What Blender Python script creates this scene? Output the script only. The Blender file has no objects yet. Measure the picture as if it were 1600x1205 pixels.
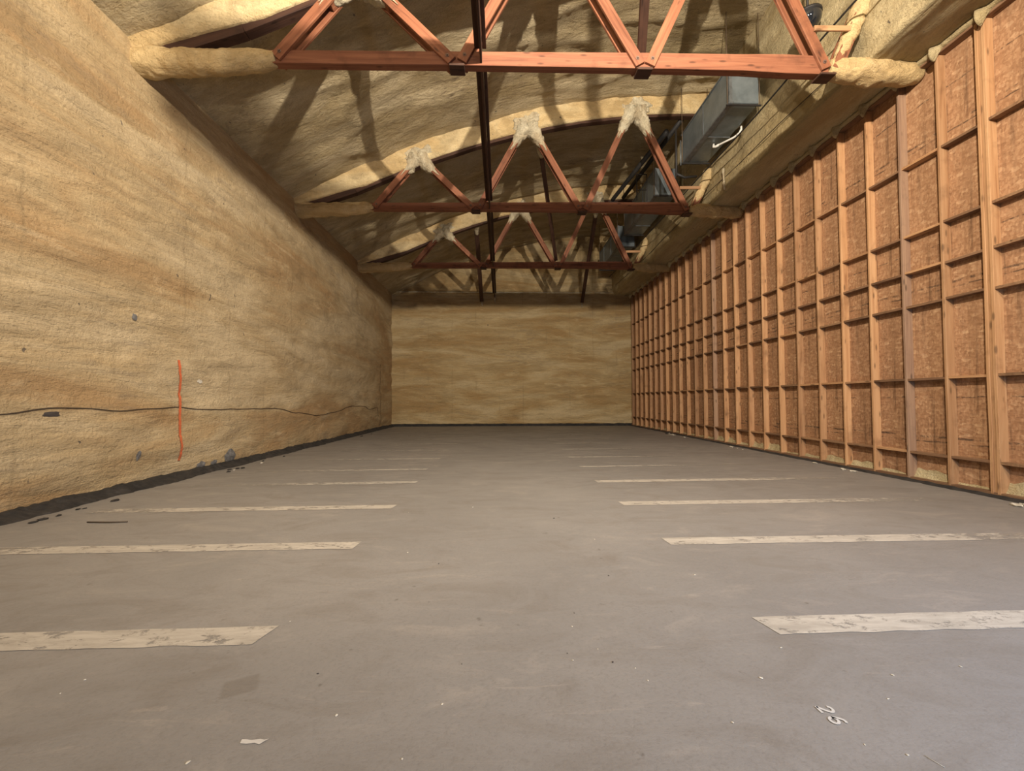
import bpy, bmesh, math, random
from mathutils import Vector, Matrix, noise
random.seed(7)
S = bpy.context.scene
C = S.collection
R = math.radians

# ------------------------------------------------------------------ camera
FPX, CY, PITCH, YAW, ROLL, EYE = 631.8448, 606.9396, .0285, .0280, -.0024, 1.3423
cd = bpy.data.cameras.new('camera'); cam = bpy.data.objects.new('camera', cd); C.objects.link(cam)
cd.sensor_fit = 'HORIZONTAL'; cd.sensor_width = 36.0; cd.lens = FPX * 36 / 1600
cd.shift_y = (CY - 602.5) / 1600; cd.clip_start = .05; cd.clip_end = 200
fw = Vector((math.sin(YAW)*math.cos(PITCH), math.cos(YAW)*math.cos(PITCH), math.sin(PITCH)))
rt = Vector((math.cos(YAW), -math.sin(YAW), 0)); up = rt.cross(fw)
rt, up = rt*math.cos(ROLL) + up*math.sin(ROLL), -rt*math.sin(ROLL) + up*math.cos(ROLL)
M = Matrix((rt, up, -fw)).transposed().to_4x4(); M.translation = (0, 0, EYE)
cam.matrix_world = M
S.camera = cam

# ------------------------------------------------------------------ colour, world, lights
S.view_settings.view_transform = 'Standard'; S.view_settings.look = 'None'
S.view_settings.gamma = 1; S.view_settings.use_curve_mapping = False
S.view_settings.exposure = -0.14
W = bpy.data.worlds.new('world'); S.world = W; W.use_nodes = True
W.node_tree.nodes['Background'].inputs[0].default_value = (.9, .85, .8, 1)
W.node_tree.nodes['Background'].inputs[1].default_value = .012
def lamp(name, loc, power, color, radius=.12, kind='POINT', aim=None, size=None, blend=1, cone=60, sy=None):
    l = bpy.data.lights.new(name, kind); l.energy = power; l.color = color
    if kind == 'AREA':
        l.size = size
        if sy: l.shape = 'RECTANGLE'; l.size_y = sy
    else: l.shadow_soft_size = radius
    if kind == 'SPOT': l.spot_size = R(cone); l.spot_blend = blend
    o = bpy.data.objects.new(name, l); C.objects.link(o); o.location = loc
    if aim: o.rotation_euler = (Vector(aim) - Vector(loc)).to_track_quat('-Z', 'Y').to_euler()
    return o
WARM = (1, .89, .74)
# floodlights hung under the roof behind the viewer, aimed down the hall
lamp('hall_floodlight', (1.1, 0.0, 6.80), 6500, WARM, .06, 'SPOT', aim=(.3, 21, 5.2), cone=168, blend=1)
lamp('hall_floodlight', (3.3, -3.0, 6.96), 2300, WARM, .08, 'SPOT', aim=(-.5, 21, 4.5), cone=170, blend=1)
lamp('hall_floodlight', (-2.6, -3.6, 7.0), 1300, WARM, .08, 'SPOT', aim=(2, 21, 4.5), cone=170, blend=1)
lamp('cool_floor_light', (4.2, -.5, 2.2), 260, (.42, .64, 1), kind='AREA', size=1.4, sy=1.6, aim=(2.4, 1.4, 0))  # unseen cool source added for the bluish glow on the near floor; no door

# ------------------------------------------------------------------ materials
def newmat(name, rough=.8, metal=0, col=(.5, .5, .5)):
    m = bpy.data.materials.new(name); m.use_nodes = True
    b = m.node_tree.nodes['Principled BSDF']
    b.inputs['Roughness'].default_value = rough; b.inputs['Metallic'].default_value = metal
    b.inputs['Base Color'].default_value = (*col, 1)
    return m, m.node_tree, b
def N(nt, t, **k):
    n = nt.nodes.new(t)
    for a, v in k.items():
        if a in n.inputs: n.inputs[a].default_value = v
        else: setattr(n, a, v)
    return n
def coords(nt, scale=(1, 1, 1), rnd=False, rot=(0, 0, 0)):
    tc = N(nt, 'ShaderNodeTexCoord'); mp = N(nt, 'ShaderNodeMapping')
    mp.inputs['Scale'].default_value = scale; mp.inputs['Rotation'].default_value = rot
    nt.links.new(tc.outputs['Object'], mp.inputs['Vector'])
    if rnd:
        oi = N(nt, 'ShaderNodeObjectInfo'); mu = N(nt, 'ShaderNodeMath', operation='MULTIPLY'); mu.inputs[1].default_value = 57.0
        nt.links.new(oi.outputs['Random'], mu.inputs[0]); nt.links.new(mu.outputs[0], mp.inputs['Location'])
    return mp.outputs['Vector']
def noise_n(nt, vec, scale, detail=4, rough=.55, dist=0):
    n = N(nt, 'ShaderNodeTexNoise'); n.inputs['Scale'].default_value = scale; n.inputs['Detail'].default_value = detail
    n.inputs['Roughness'].default_value = rough; n.inputs['Distortion'].default_value = dist
    nt.links.new(vec, n.inputs['Vector']); return n.outputs['Fac']
def ramp(nt, fac, stops):
    r = N(nt, 'ShaderNodeValToRGB'); e = r.color_ramp.elements
    while len(e) < len(stops): e.new(.5)
    for i, (p, c) in enumerate(stops):
        e[i].position = p; e[i].color = (*c, 1) if len(c) == 3 else c
    nt.links.new(fac, r.inputs['Fac']); return r.outputs['Color']
def mix(nt, fac, a, b, mode='MIX'):
    m = N(nt, 'ShaderNodeMix', data_type='RGBA', blend_type=mode)
    for s, v in ((0, fac), (6, a), (7, b)):
        if hasattr(v, 'links'): nt.links.new(v, m.inputs[s])
        elif isinstance(v, (int, float)): m.inputs[s].default_value = v
        else: m.inputs[s].default_value = (*v, 1)
    return m.outputs[2]
def bump(nt, bsdf, hs, strength=1.0):
    prev = None
    for h, d in hs:
        b = N(nt, 'ShaderNodeBump'); b.inputs['Strength'].default_value = strength; b.inputs['Distance'].default_value = d
        nt.links.new(h, b.inputs['Height'])
        if prev: nt.links.new(prev, b.inputs['Normal'])
        prev = b.outputs['Normal']
    nt.links.new(prev, bsdf.inputs['Normal'])
def g(v): return (v, v, v)

def foam_mat(name, pale, mid, deep, dirt, stretch, seam=None, bumpk=1.0, dirt_amt=.5):
    """sprayed polyurethane foam; stretch = coordinate scale, small along the spray passes"""
    m, nt, b = newmat(name, .75); b.inputs['Specular IOR Level'].default_value = .25
    v = coords(nt, stretch); w = coords(nt)
    patch = noise_n(nt, v, .75, 6, .6, .8)
    col = ramp(nt, patch, [(.40, pale), (.50, mid), (.60, deep)])
    pass_ = noise_n(nt, v, 2.6, 6, .65, .4)
    col = mix(nt, ramp(nt, pass_, [(.46, g(0)), (.68, g(.55))]), col, tuple(c*.62 for c in mid))
    streak = noise_n(nt, v, 5.5, 8, .72, 1.2)
    blot = noise_n(nt, w, .45, 3)
    dm = mix(nt, 1.0, ramp(nt, streak, [(.50, g(0)), (.66, g(1))]), ramp(nt, blot, [(.45, g(0)), (.68, g(dirt_amt))]), 'MULTIPLY')
    col = mix(nt, dm, col, dirt)
    light = noise_n(nt, v, 3.7, 6, .6, .8)
    col = mix(nt, ramp(nt, light, [(.56, g(0)), (.72, g(.5))]), col, tuple(min(1, c*1.22) for c in pale))
    fine = noise_n(nt, w, 38, 4, .7)
    col = mix(nt, ramp(nt, fine, [(.3, g(.35)), (.55, g(0))]), col, tuple(c*.55 for c in mid))
    spk = noise_n(nt, w, 7.0, 2, .5)
    col = mix(nt, ramp(nt, spk, [(.745, g(0)), (.77, g(.75))]), col, (.07, .06, .055))
    if seam is not None:
        sx = N(nt, 'ShaderNodeSeparateXYZ'); nt.links.new(w, sx.inputs[0])
        a = N(nt, 'ShaderNodeMath', operation='PINGPONG'); a.inputs[1].default_value = .61
        wob = noise_n(nt, w, 1.3, 3)
        ad = N(nt, 'ShaderNodeMath', operation='MULTIPLY_ADD'); ad.inputs[1].default_value = .12
        nt.links.new(wob, ad.inputs[0]); nt.links.new(sx.outputs[seam], ad.inputs[2]); nt.links.new(ad.outputs[0], a.inputs[0])
        gate = ramp(nt, noise_n(nt, w, .8, 2), [(.48, g(0)), (.6, g(1))])
        col = mix(nt, mix(nt, 1.0, ramp(nt, a.outputs[0], [(.0, g(.35)), (.035, g(0))]), gate, 'MULTIPLY'), col, tuple(c*.5 for c in mid))
    nt.links.new(col, b.inputs['Base Color'])
    lump = noise_n(nt, w, 11, 5, .6, .5)
    bump(nt, b, [(pass_, .10*bumpk), (streak, .035*bumpk), (lump, .022*bumpk), (fine, .010*bumpk)])
    return m
FOAM_L = foam_mat('foam_side_wall', (.54, .42, .255), (.465, .34, .185), (.39, .25, .12), (.20, .16, .115), (1, .22, 1.0), seam=1, dirt_amt=.75, bumpk=.8)
FOAM_B = foam_mat('foam_end_wall', (.56, .43, .24), (.475, .34, .165), (.39, .25, .105), (.22, .17, .12), (.30, 1, 1.6), seam=0, dirt_amt=.6)
FOAM_R = foam_mat('foam_roof', (.58, .475, .30), (.50, .40, .24), (.41, .315, .17), (.19, .14, .09), (.30, 1.2, 1), dirt_amt=.9, bumpk=1.3)
FOAM_K = foam_mat('foam_soffit', (.50, .41, .24), (.44, .35, .195), (.37, .28, .14), (.22, .17, .10), (1, .35, 1), dirt_amt=.5, bumpk=.9)
FOAM_T = foam_mat('foam_on_timber', (.70, .55, .31), (.66, .48, .24), (.54, .38, .18), (.33, .25, .17), (.6, 1.6, 1.4), dirt_amt=.4)
FOAM_N = foam_mat('foam_splash', (.72, .64, .46), (.66, .56, .38), (.55, .44, .28), (.35, .27, .18), (2, 2, 2), dirt_amt=.3)

def wood_mat(name, a, b_, dark, knots=True, vary=.25, rough=.65):
    m, nt, b = newmat(name, rough); b.inputs['Specular IOR Level'].default_value = .3
    v = coords(nt, (.35, 7, 7), rnd=True); w = coords(nt, (1, 1, 1), rnd=True)
    grain = noise_n(nt, v, 2.2, 7, .6, .6)
    col = ramp(nt, grain, [(.34, a), (.58, b_), (.72, dark)])
    oi = N(nt, 'ShaderNodeObjectInfo')
    tint = ramp(nt, oi.outputs['Random'], [(0, (1-vary, 1-vary*1.1, 1-vary*1.15)), (.35, (1, .98, .95)), (.7, (1.08, 1.05, 1.0)), (1, (1-vary*.5, 1-vary*.6, 1-vary*.5))])
    col = mix(nt, 1.0, col, tint, 'MULTIPLY')
    if knots:
        kv = coords(nt, (2.6, 9, 9), rnd=True)
        vo = N(nt, 'ShaderNodeTexVoronoi'); vo.inputs['Scale'].default_value = 1.0; nt.links.new(kv, vo.inputs['Vector'])
        col = mix(nt, ramp(nt, vo.outputs['Distance'], [(.10, g(.8)), (.20, g(0))]), col, tuple(c*.35 for c in b_))
    st = noise_n(nt, w, 2.3, 4, .6)
    col = mix(nt, ramp(nt, st, [(.55, g(0)), (.75, g(.55))]), col, tuple(c*.45 for c in dark))
    nt.links.new(col, b.inputs['Base Color'])
    bump(nt, b, [(grain, .006)])
    return m
WOOD_T = wood_mat('truss_timber', (.27, .112, .058), (.20, .074, .038), (.095, .034, .019), vary=.15)
WOOD_S = wood_mat('stud_timber', (.48, .285, .15), (.39, .215, .105), (.25, .12, .055), vary=.32)
WOOD_D = wood_mat('blocking_timber', (.26, .155, .085), (.20, .11, .06), (.12, .068, .04), vary=.3)
WOOD_O = wood_mat('old_dark_timber', (.075, .036, .022), (.05, .024, .016), (.03, .015, .011), vary=.2)
WOOD_G = wood_mat('grey_stud_timber', (.34, .22, .14), (.26, .16, .105), (.17, .10, .07), vary=.1)

def tcg(nt):
    for n in nt.nodes:
        if n.type == 'NEW_GEOMETRY': return n.outputs['Position']
    return N(nt, 'ShaderNodeNewGeometry').outputs['Position']
def osb_mat():
    m, nt, b = newmat('osb_sheathing', .7); b.inputs['Specular IOR Level'].default_value = .3
    v = coords(nt, (1, .8, 1.6)); w = coords(nt)
    vo = N(nt, 'ShaderNodeTexVoronoi'); vo.inputs['Scale'].default_value = 17; nt.links.new(v, vo.inputs['Vector'])
    vo2 = N(nt, 'ShaderNodeTexVoronoi'); vo2.inputs['Scale'].default_value = 34; nt.links.new(coords(nt, (1, 1.5, .7), rot=(.6, 0, 0)), vo2.inputs['Vector'])
    c1 = ramp(nt, vo.outputs['Color'], [(.1, (.25, .125, .062)), (.5, (.365, .198, .103)), (.80, (.42, .24, .13)), (.98, (.62, .41, .24))])
    c2 = ramp(nt, vo2.outputs['Color'], [(.1, (.27, .14, .07)), (.55, (.385, .212, .112)), (.93, (.55, .34, .19))])
    col = mix(nt, .5, c1, c2)
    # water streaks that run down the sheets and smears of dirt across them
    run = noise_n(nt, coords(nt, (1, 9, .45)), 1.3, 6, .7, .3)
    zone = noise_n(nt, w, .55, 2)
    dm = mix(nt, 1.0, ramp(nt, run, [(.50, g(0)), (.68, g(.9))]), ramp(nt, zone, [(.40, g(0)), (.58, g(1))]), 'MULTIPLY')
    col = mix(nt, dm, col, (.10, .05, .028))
    tex = noise_n(nt, coords(nt, (1, 1.2, 9)), 2.2, 6, .7)
    col = mix(nt, ramp(nt, tex, [(.60, g(0)), (.74, g(.7))]), col, (.20, .105, .06))
    # scuffs and faded stamp lines that repeat from sheet to sheet
    sz = N(nt, 'ShaderNodeSeparateXYZ'); nt.links.new(tcg(nt), sz.inputs[0])
    ma = N(nt, 'ShaderNodeMath', operation='MULTIPLY_ADD'); ma.inputs[1].default_value = .10; nt.links.new(noise_n(nt, tcg(nt), 1.6, 4, .7), ma.inputs[0]); nt.links.new(sz.outputs[2], ma.inputs[2])
    for off, wd in ((-.79, .010), (-.71, .006), (-1.42, .006)):
        a1 = N(nt, 'ShaderNodeMath', operation='ADD'); a1.inputs[1].default_value = off; nt.links.new(ma.outputs[0], a1.inputs[0])
        pp = N(nt, 'ShaderNodeMath', operation='PINGPONG'); pp.inputs[1].default_value = 1.195; nt.links.new(a1.outputs[0], pp.inputs[0])
        gt = ramp(nt, noise_n(nt, tcg(nt), 2.4 - off, 5, .8), [(.46, g(0)), (.56, g(.8))])
        col = mix(nt, mix(nt, 1.0, ramp(nt, pp.outputs[0], [(wd, g(1)), (wd*2.2, g(0))]), gt, 'MULTIPLY'), col, (.055, .035, .025))
    oi = N(nt, 'ShaderNodeObjectInfo')
    col = mix(nt, 1.0, col, ramp(nt, oi.outputs['Random'], [(0, (.78, .76, .76)), (.4, (1, 1, 1)), (1, (.9, .88, .86))]), 'MULTIPLY')
    nt.links.new(col, b.inputs['Base Color'])
    bump(nt, b, [(vo.outputs['Distance'], .004), (tex, .004)])
    return m
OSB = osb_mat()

XL, XR, XS, YB, YF = -5.564, 6.88, 6.74, 20.87, -16.0      # left wall, sheathing, stud edge, end wall, rear
def floor_mat():
    m, nt, b = newmat('concrete_floor', .55)
    w = coords(nt); v = coords(nt, (.7, 1.5, 1), rot=(0, 0, .35))
    big = noise_n(nt, w, .35, 5, .6, .5)
    col = ramp(nt, big, [(.3, (.185, .171, .157)), (.5, (.214, .198, .182)), (.72, (.25, .23, .21))])
    mid = noise_n(nt, v, 2.1, 7, .66, .7)
    col = mix(nt, ramp(nt, mid, [(.50, g(0)), (.72, g(.5))]), col, (.15, .125, .10))
    col = mix(nt, ramp(nt, mid, [(.30, g(.35)), (.44, g(0))]), col, (.34, .30, .26))
    sc = noise_n(nt, coords(nt, (.5, 4, 1), rot=(0, 0, .5)), 2.5, 8, .75, .8)
    col = mix(nt, ramp(nt, sc, [(.60, g(0)), (.72, g(.45))]), col, (.36, .31, .26))
    fine = noise_n(nt, w, 60, 4, .7)
    col = mix(nt, ramp(nt, fine, [(.28, g(.35)), (.5, g(0))]), col, (.13, .11, .095))
    sp = noise_n(nt, w, 9, 3, .6)
    col = mix(nt, ramp(nt, sp, [(.70, g(0)), (.76, g(.6))]), col, (.10, .085, .07))
    # a dark rubbed patch left on the slab
    sx = N(nt, 'ShaderNodeSeparateXYZ'); nt.links.new(coords(nt, rot=(0, 0, -.45)), sx.inputs[0])
    px, py = -1.225 - (XL-.5+XR+.6)/2, 1.975 - (YF-.3+YB+.4)/2      # object space of the slab
    cx, cy = px*math.cos(-.45) - py*math.sin(-.45), px*math.sin(-.45) + py*math.cos(-.45)
    f = None
    for k, c0, hw in ((0, cx, .075), (1, cy, .065)):
        s = N(nt, 'ShaderNodeMath', operation='SUBTRACT'); s.inputs[1].default_value = c0; nt.links.new(sx.outputs[k], s.inputs[0])
        a = N(nt, 'ShaderNodeMath', operation='ABSOLUTE'); nt.links.new(s.outputs[0], a.inputs[0])
        r = ramp(nt, a.outputs[0], [(hw-.01, g(1)), (hw+.006, g(0))])
        f = r if f is None else mix(nt, 1.0, f, r, 'MULTIPLY')
    col = mix(nt, mix(nt, 1.0, f, g(.38), 'MULTIPLY'), col, (.12, .10, .08))
    nt.links.new(col, b.inputs['Base Color'])
    rr = ramp(nt, mid, [(.3, g(.42)), (.7, g(.62))]); nt.links.new(rr, b.inputs['Roughness'])
    b.inputs['Specular IOR Level'].default_value = .35
    bump(nt, b, [(mid, .004), (fine, .002)])
    return m
FLOOR = floor_mat()

def paint_mat(name, col_a, col_b, wear=.5, stretch=(1, 5, 1), rough=.6, fade=None, top=0):
    m, nt, b = newmat(name, rough)
    v = coords(nt, stretch, rnd=True)
    n1 = noise_n(nt, v, 3.0, 8, .75, .4)
    nt.links.new(mix(nt, ramp(nt, n1, [(.4, g(0)), (.62, g(1))]), col_a, col_b), b.inputs['Base Color'])
    n2 = noise_n(nt, coords(nt, (1.2, 2.2, 1), rnd=True), 5.5, 9, .78, .3)
    if fade:
        ge = N(nt, 'ShaderNodeNewGeometry'); sx = N(nt, 'ShaderNodeSeparateXYZ'); nt.links.new(ge.outputs['Position'], sx.inputs[0])
        ab = N(nt, 'ShaderNodeMath', operation='ABSOLUTE'); nt.links.new(sx.outputs[0], ab.inputs[0])
        mr = N(nt, 'ShaderNodeMapRange'); nt.links.new(ab.outputs[0], mr.inputs[0])
        for k_, v_ in ((1, fade[0]), (2, fade[1]), (3, 0), (4, fade[2])): mr.inputs[k_].default_value = v_
        ad = N(nt, 'ShaderNodeMath', operation='ADD'); nt.links.new(n2, ad.inputs[0]); nt.links.new(mr.outputs[0], ad.inputs[1]); n2 = ad.outputs[0]
    al = ramp(nt, n2, [(wear-.05, g(1)), (wear+.05, g(top))])
    nt.links.new(al, b.inputs['Alpha'])
    return m
PAINT = paint_mat('worn_line_paint', (.43, .385, .325), (.31, .275, .23), .585, fade=(3.8, 5.6, .16), top=.12)
PAINT_F = paint_mat('faded_line_paint', (.38, .345, .295), (.29, .265, .23), .58, fade=(2.3, 5.2, .22), top=.22)
PAINT_W = paint_mat('number_paint', (.52, .49, .45), (.42, .39, .355), .68)
RED = paint_mat('red_spray_paint', (.58, .12, .045), (.46, .13, .05), .80, (1, 1, 3))

def simple(name, col, rough=.6, metal=0, col2=None, sc=6, bd=.004):
    m, nt, b = newmat(name, rough, metal)
    n1 = noise_n(nt, coords(nt, rnd=True), sc, 6, .65, .3)
    nt.links.new(ramp(nt, n1, [(.35, col), (.65, col2 or tuple(c*.7 for c in col))]), b.inputs['Base Color'])
    bump(nt, b, [(n1, bd)])
    return m
TAR = simple('black_sill', (.010, .0085, .0075), .85, col2=(.034, .028, .023), sc=5, bd=.02)
STEEL = simple('galvanised_steel', (.22, .255, .27), .42, .5, col2=(.15, .18, .195), sc=3, bd=.001)
STEEL2 = simple('galvanised_flange', (.20, .215, .22), .5, .5, col2=(.12, .13, .135), sc=9, bd=.001)
IRON = simple('black_iron', (.035, .032, .03), .6, .4, sc=12)
ROD = simple('hanger_rod', (.16, .11, .07), .6, .3, sc=10)
PVC = simple('white_pvc', (.78, .76, .70), .4, 0, col2=(.66, .63, .56), bd=0)
WIRE = simple('brown_wire', (.075, .05, .03), .7)
BOLT = simple('bolt_steel', (.20, .13, .10), .6, .5, sc=30)
CONC = simple('grey_bare_patch', (.20, .19, .18), .9, col2=(.09, .085, .08), sc=14, bd=.02)
CRUMB = simple('foam_crumb', (.60, .55, .46), .8, col2=(.42, .37, .28), sc=20)
GRIT = simple('dark_grit', (.05, .04, .035), .8, sc=20)
mG, ntG, bG = newmat('dark_dome_glass', .06, 0, (.012, .014, .018)); bG.inputs['Coat Weight'].default_value = .6
ntG.links.new(ramp(ntG, noise_n(ntG, coords(ntG), 4), [(.3, (.010, .012, .016)), (.7, (.02, .022, .026))]), bG.inputs['Base Color'])

# ------------------------------------------------------------------ helpers
def link(name, me, mat, parent=None, smooth=False):
    o = bpy.data.objects.new(name, me); C.objects.link(o)
    if mat: me.materials.append(mat)
    if smooth:
        for p in me.polygons: p.use_smooth = True
    if parent: o.parent = parent
    return o
def to_obj(name, bm, mat, parent=None, smooth=False):
    me = bpy.data.meshes.new(name); bm.normal_update(); bm.to_mesh(me); bm.free()
    return link(name, me, mat, parent, smooth)
def tag(o, label=None, cat=None, group=None, kind=None):
    if label: o['label'] = label
    if cat: o['category'] = cat
    if group: o['group'] = group
    if kind: o['kind'] = kind
    return o
def thing(name, loc, label, cat, group=None, kind=None):
    o = bpy.data.objects.new(name, None); C.objects.link(o); o.location = loc; o.empty_display_size = .2
    return tag(o, label, cat, group, kind)
def under(o, part):
    o.parent = part; o.matrix_parent_inverse = part.matrix_basis.inverted()
def base(parent): return Vector(parent.location) if parent else Vector((0, 0, 0))
def board(name, p0, p1, w, t, mat, parent=None, facing=(0, 1, 0), bev=.005, cuts=0, warp=0):
    """a timber from p0 to p1; t = thickness along `facing`, w = width across it; local X runs along the grain"""
    p0, p1 = Vector(p0), Vector(p1); L = (p1-p0).length
    X = (p1-p0).normalized(); F = Vector(facing); F = (F - X*F.dot(X)).normalized(); Wd = F.cross(X)
    bm = bmesh.new(); bmesh.ops.create_cube(bm, size=1)
    bmesh.ops.scale(bm, vec=(L, w, t), verts=bm.verts)
    if bev: bmesh.ops.bevel(bm, geom=list(bm.edges), offset=bev, segments=1, affect='EDGES')
    if cuts:
        for i in range(1, cuts):
            bmesh.ops.bisect_plane(bm, geom=bm.verts[:]+bm.edges[:]+bm.faces[:], plane_co=(-L/2+L*i/cuts, 0, 0), plane_no=(1, 0, 0))
        for v in bm.verts:
            v.co.y += noise.noise(Vector((v.co.x*.8+p0.x*3, p0.y, p0.z)))*warp
            v.co.z += noise.noise(Vector((v.co.x*.7+p0.x*3+9, p0.y, p0.z)))*warp
    o = to_obj(name, bm, mat, parent)
    Mx = Matrix((X, Wd, F)).transposed().to_4x4(); Mx.translation = (p0+p1)/2 - base(parent)
    o.matrix_basis = Mx
    return o
def boxbm(bm, x0, x1, y0, y1, z0, z1):
    vs = [bm.verts.new((x, y, z)) for x in (x0, x1) for y in (y0, y1) for z in (z0, z1)]
    for f in ((0,1,3,2),(4,6,7,5),(0,4,5,1),(2,3,7,6),(0,2,6,4),(1,5,7,3)): bm.faces.new([vs[i] for i in f])
def box(name, x0, x1, y0, y1, z0, z1, mat, parent=None, bev=0):
    c = Vector(((x0+x1)/2, (y0+y1)/2, (z0+z1)/2)); bm = bmesh.new()
    boxbm(bm, x0-c.x, x1-c.x, y0-c.y, y1-c.y, z0-c.z, z1-c.z)
    if bev: bmesh.ops.bevel(bm, geom=list(bm.edges), offset=bev, segments=2, affect='EDGES')
    o = to_obj(name, bm, mat, parent); o.location = c - base(parent); return o
def tube(name, pts, r, mat, parent=None, n=8, lump=0, seed=0, squash=None, step=None, fr=14, smooth=True, center=None):
    """round or lumpy tube through pts; r = number or list; squash = (radius across, radius up)"""
    pts = [Vector(p) for p in pts]; rs = r if isinstance(r, (list, tuple)) else [r]*len(pts)
    if step:
        P, Q = [pts[0]], [rs[0]]
        for i in range(len(pts)-1):
            k = max(1, int((pts[i+1]-pts[i]).length/step))
            for j in range(1, k+1):
                P.append(pts[i].lerp(pts[i+1], j/k)); Q.append(rs[i]+(rs[i+1]-rs[i])*j/k)
        pts, rs = P, Q
    c = Vector(center) if center else base(parent) if parent else pts[0].copy()
    bm = bmesh.new(); rings = []; ref = None
    for i, p in enumerate(pts):
        T = (pts[min(i+1, len(pts)-1)] - pts[max(i-1, 0)]).normalized()
        if ref is None: ref = Vector((0, 1, 0)) if abs(T.y) < .9 else Vector((1, 0, 0))
        A = (ref - T*ref.dot(T)).normalized(); B = T.cross(A); ref = A
        ring = []
        for k in range(n):
            a = 2*math.pi*k/n; ra, rb = (squash if squash else (1, 1))
            d = A*math.cos(a)*ra + B*math.sin(a)*rb
            rr = rs[i]
            if lump: rr *= 1 + lump*(noise.fractal((p+d*rs[i])*fr*.35+Vector((seed, 0, 0)), 1, 2, 4))
            ring.append(bm.verts.new(p + d*rr - c))
        rings.append(ring)
    for i in range(len(rings)-1):
        for k in range(n): bm.faces.new((rings[i][k], rings[i][(k+1) % n], rings[i+1][(k+1) % n], rings[i+1][k]))
    bm.faces.new(rings[0][::-1]); bm.faces.new(rings[-1])
    bmesh.ops.recalc_face_normals(bm, faces=bm.faces)
    o = to_obj(name, bm, mat, parent, smooth)
    if not parent: o.location = c
    return o
def sheet(name, fn, nu, nv, mat, parent=None, smooth=True, flip=False):
    me = bpy.data.meshes.new(name); vs = [fn(i/nu, j/nv) for j in range(nv+1) for i in range(nu+1)]
    fs = []
    for j in range(nv):
        for i in range(nu):
            a = j*(nu+1)+i; q = (a, a+1, a+nu+2, a+nu+1); fs.append(q[::-1] if flip else q)
    me.from_pydata(vs, [], fs); me.update()
    return link(name, me, mat, parent, smooth)
def fbm(x, y, z, o=4): return noise.fractal(Vector((x, y, z)), 1.0, 2.0, o)
def ridge(x, y, z): return 1-abs(noise.noise(Vector((x, y, z))))*2

# ------------------------------------------------------------------ the hall
ZT = 6.80
def roof(x): return 9.95 - .02576*(x-5.5)**2
fl = box('floor', XL-.5, XR+.6, YF-.3, YB+.4, -.25, 0, FLOOR); fl.location.z = -.125
tag(fl, 'grey brown concrete slab with painted parking lines', 'floor', kind='structure')

def lw(u, v):
    y = YF + (YB+.1-YF)*u; z = -.02 + (ZT+.20)*v
    d = .05*fbm(y*.25, z*.9, 3.1) + .03*fbm(y*.9, z*3.0, 8.2) + .012*fbm(y*3.5, z*6, 1.7)
    k = max(0, (z-6.2)/.6); d = d*(1-.7*min(1, k)) - .03
    if z < .35: d -= .03*(1-z/.35)
    return (XL + d, y, z)
o = sheet('wall_left', lw, 380, 90, FOAM_L, flip=True); tag(o, 'long wall of sprayed tan foam left of the lines', 'wall', kind='structure')
def bw(u, v):
    x = XL-.1 + (XR+.2-XL)*u; zt = roof(x)+.1; z = -.02 + zt*v
    d = .03*fbm(x*.5, 4, z*1.6) + .018*fbm(x*1.6, 9, z*5) + .006*fbm(x*6, 2, z*12)
    if z > 6.92: d -= .0
    return (x, YB - d + (.10 if z > 6.94 else 0), z)
o = sheet('wall_back', bw, 150, 130, FOAM_B, flip=True); tag(o, 'end wall of sprayed tan foam with gable above ledge', 'wall', kind='structure')
o = box('wall_front', XL-.4, XR+.6, YF-.2, YF, 0, 10.2, TAR); tag(o, 'dark wall behind the viewpoint', 'wall', kind='structure')  # out of view; coloured black to cut bounce light
# backing of the side wall, so that it has thickness
box('wall_left_core', XL-.45, XL-.13, YF-.2, YB+.3, 0, ZT+.3, FOAM_L); tag(bpy.data.objects['wall_left_core'], 'core of the left wall', 'wall', kind='structure').name = 'wall_left_outer'

def rf(u, v):
    x = XL-.25 + (XR+.5-XL)*u; y = YF + (YB+.25-YF)*v
    d = .06*fbm(x*.35, y*.9, 2.0) + .085*max(0, ridge(x*.35+y*.12, y*1.15, 5))**4 + .025*fbm(x*1.2, y*3.5, 7) + .008*fbm(x*5, y*9, 3)
    e = max(0, 1-(x-XL)/.5)
    return (x, y, roof(x) - d*(1-e) + .02)
o = sheet('ceiling', rf, 110, 300, FOAM_R, flip=True); tag(o, 'arched roof underside covered in tan sprayed foam', 'ceiling', kind='structure')

# foam covered soffit and upper partition on the right
XU = 5.90
def sf(u, v):
    y = YF + (YB+.1-YF)*v
    if u < .42:
        t = u/.42; x = XR+.12 - (XR+.12-XU-.02)*t; z = 6.77 + .02*fbm(x*1.5, y*.6, 5) + .015*fbm(x*4, y*2.5, 1)
        if t < .12: z -= .06*(1-t/.12)
        if t > .93: z += .02
        return (x, y, z)
    t = (u-.42)/.58; z = 6.79 + (roof(XU)+.1-6.79)*t
    x = XU + .05*fbm(3, y*.7, z*.9) + .03*fbm(7, y*2.2, z*2.2) - .01
    if t < .10: x += .03*(1-t/.10)
    return (x, y, z)
o = sheet('trim_1', sf, 60, 330, FOAM_K, flip=True); tag(o, 'foam covered soffit above the stud wall and partition above it', 'soffit', kind='structure')
# ledge of the end wall under its gable
def lg(u, v):
    x = XL + (XU-XL)*u; a = math.pi*v
    r = .05 + .02*fbm(x*2, 1, 1)
    return (x, YB + .05 - math.sin(a)*r*1.5, 6.93 + math.cos(a)*r*.7)
o = sheet('trim_2', lg, 90, 8, FOAM_N, flip=True); tag(o, 'thin pale foam ledge along the end wall', 'ledge', kind='structure')

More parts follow.
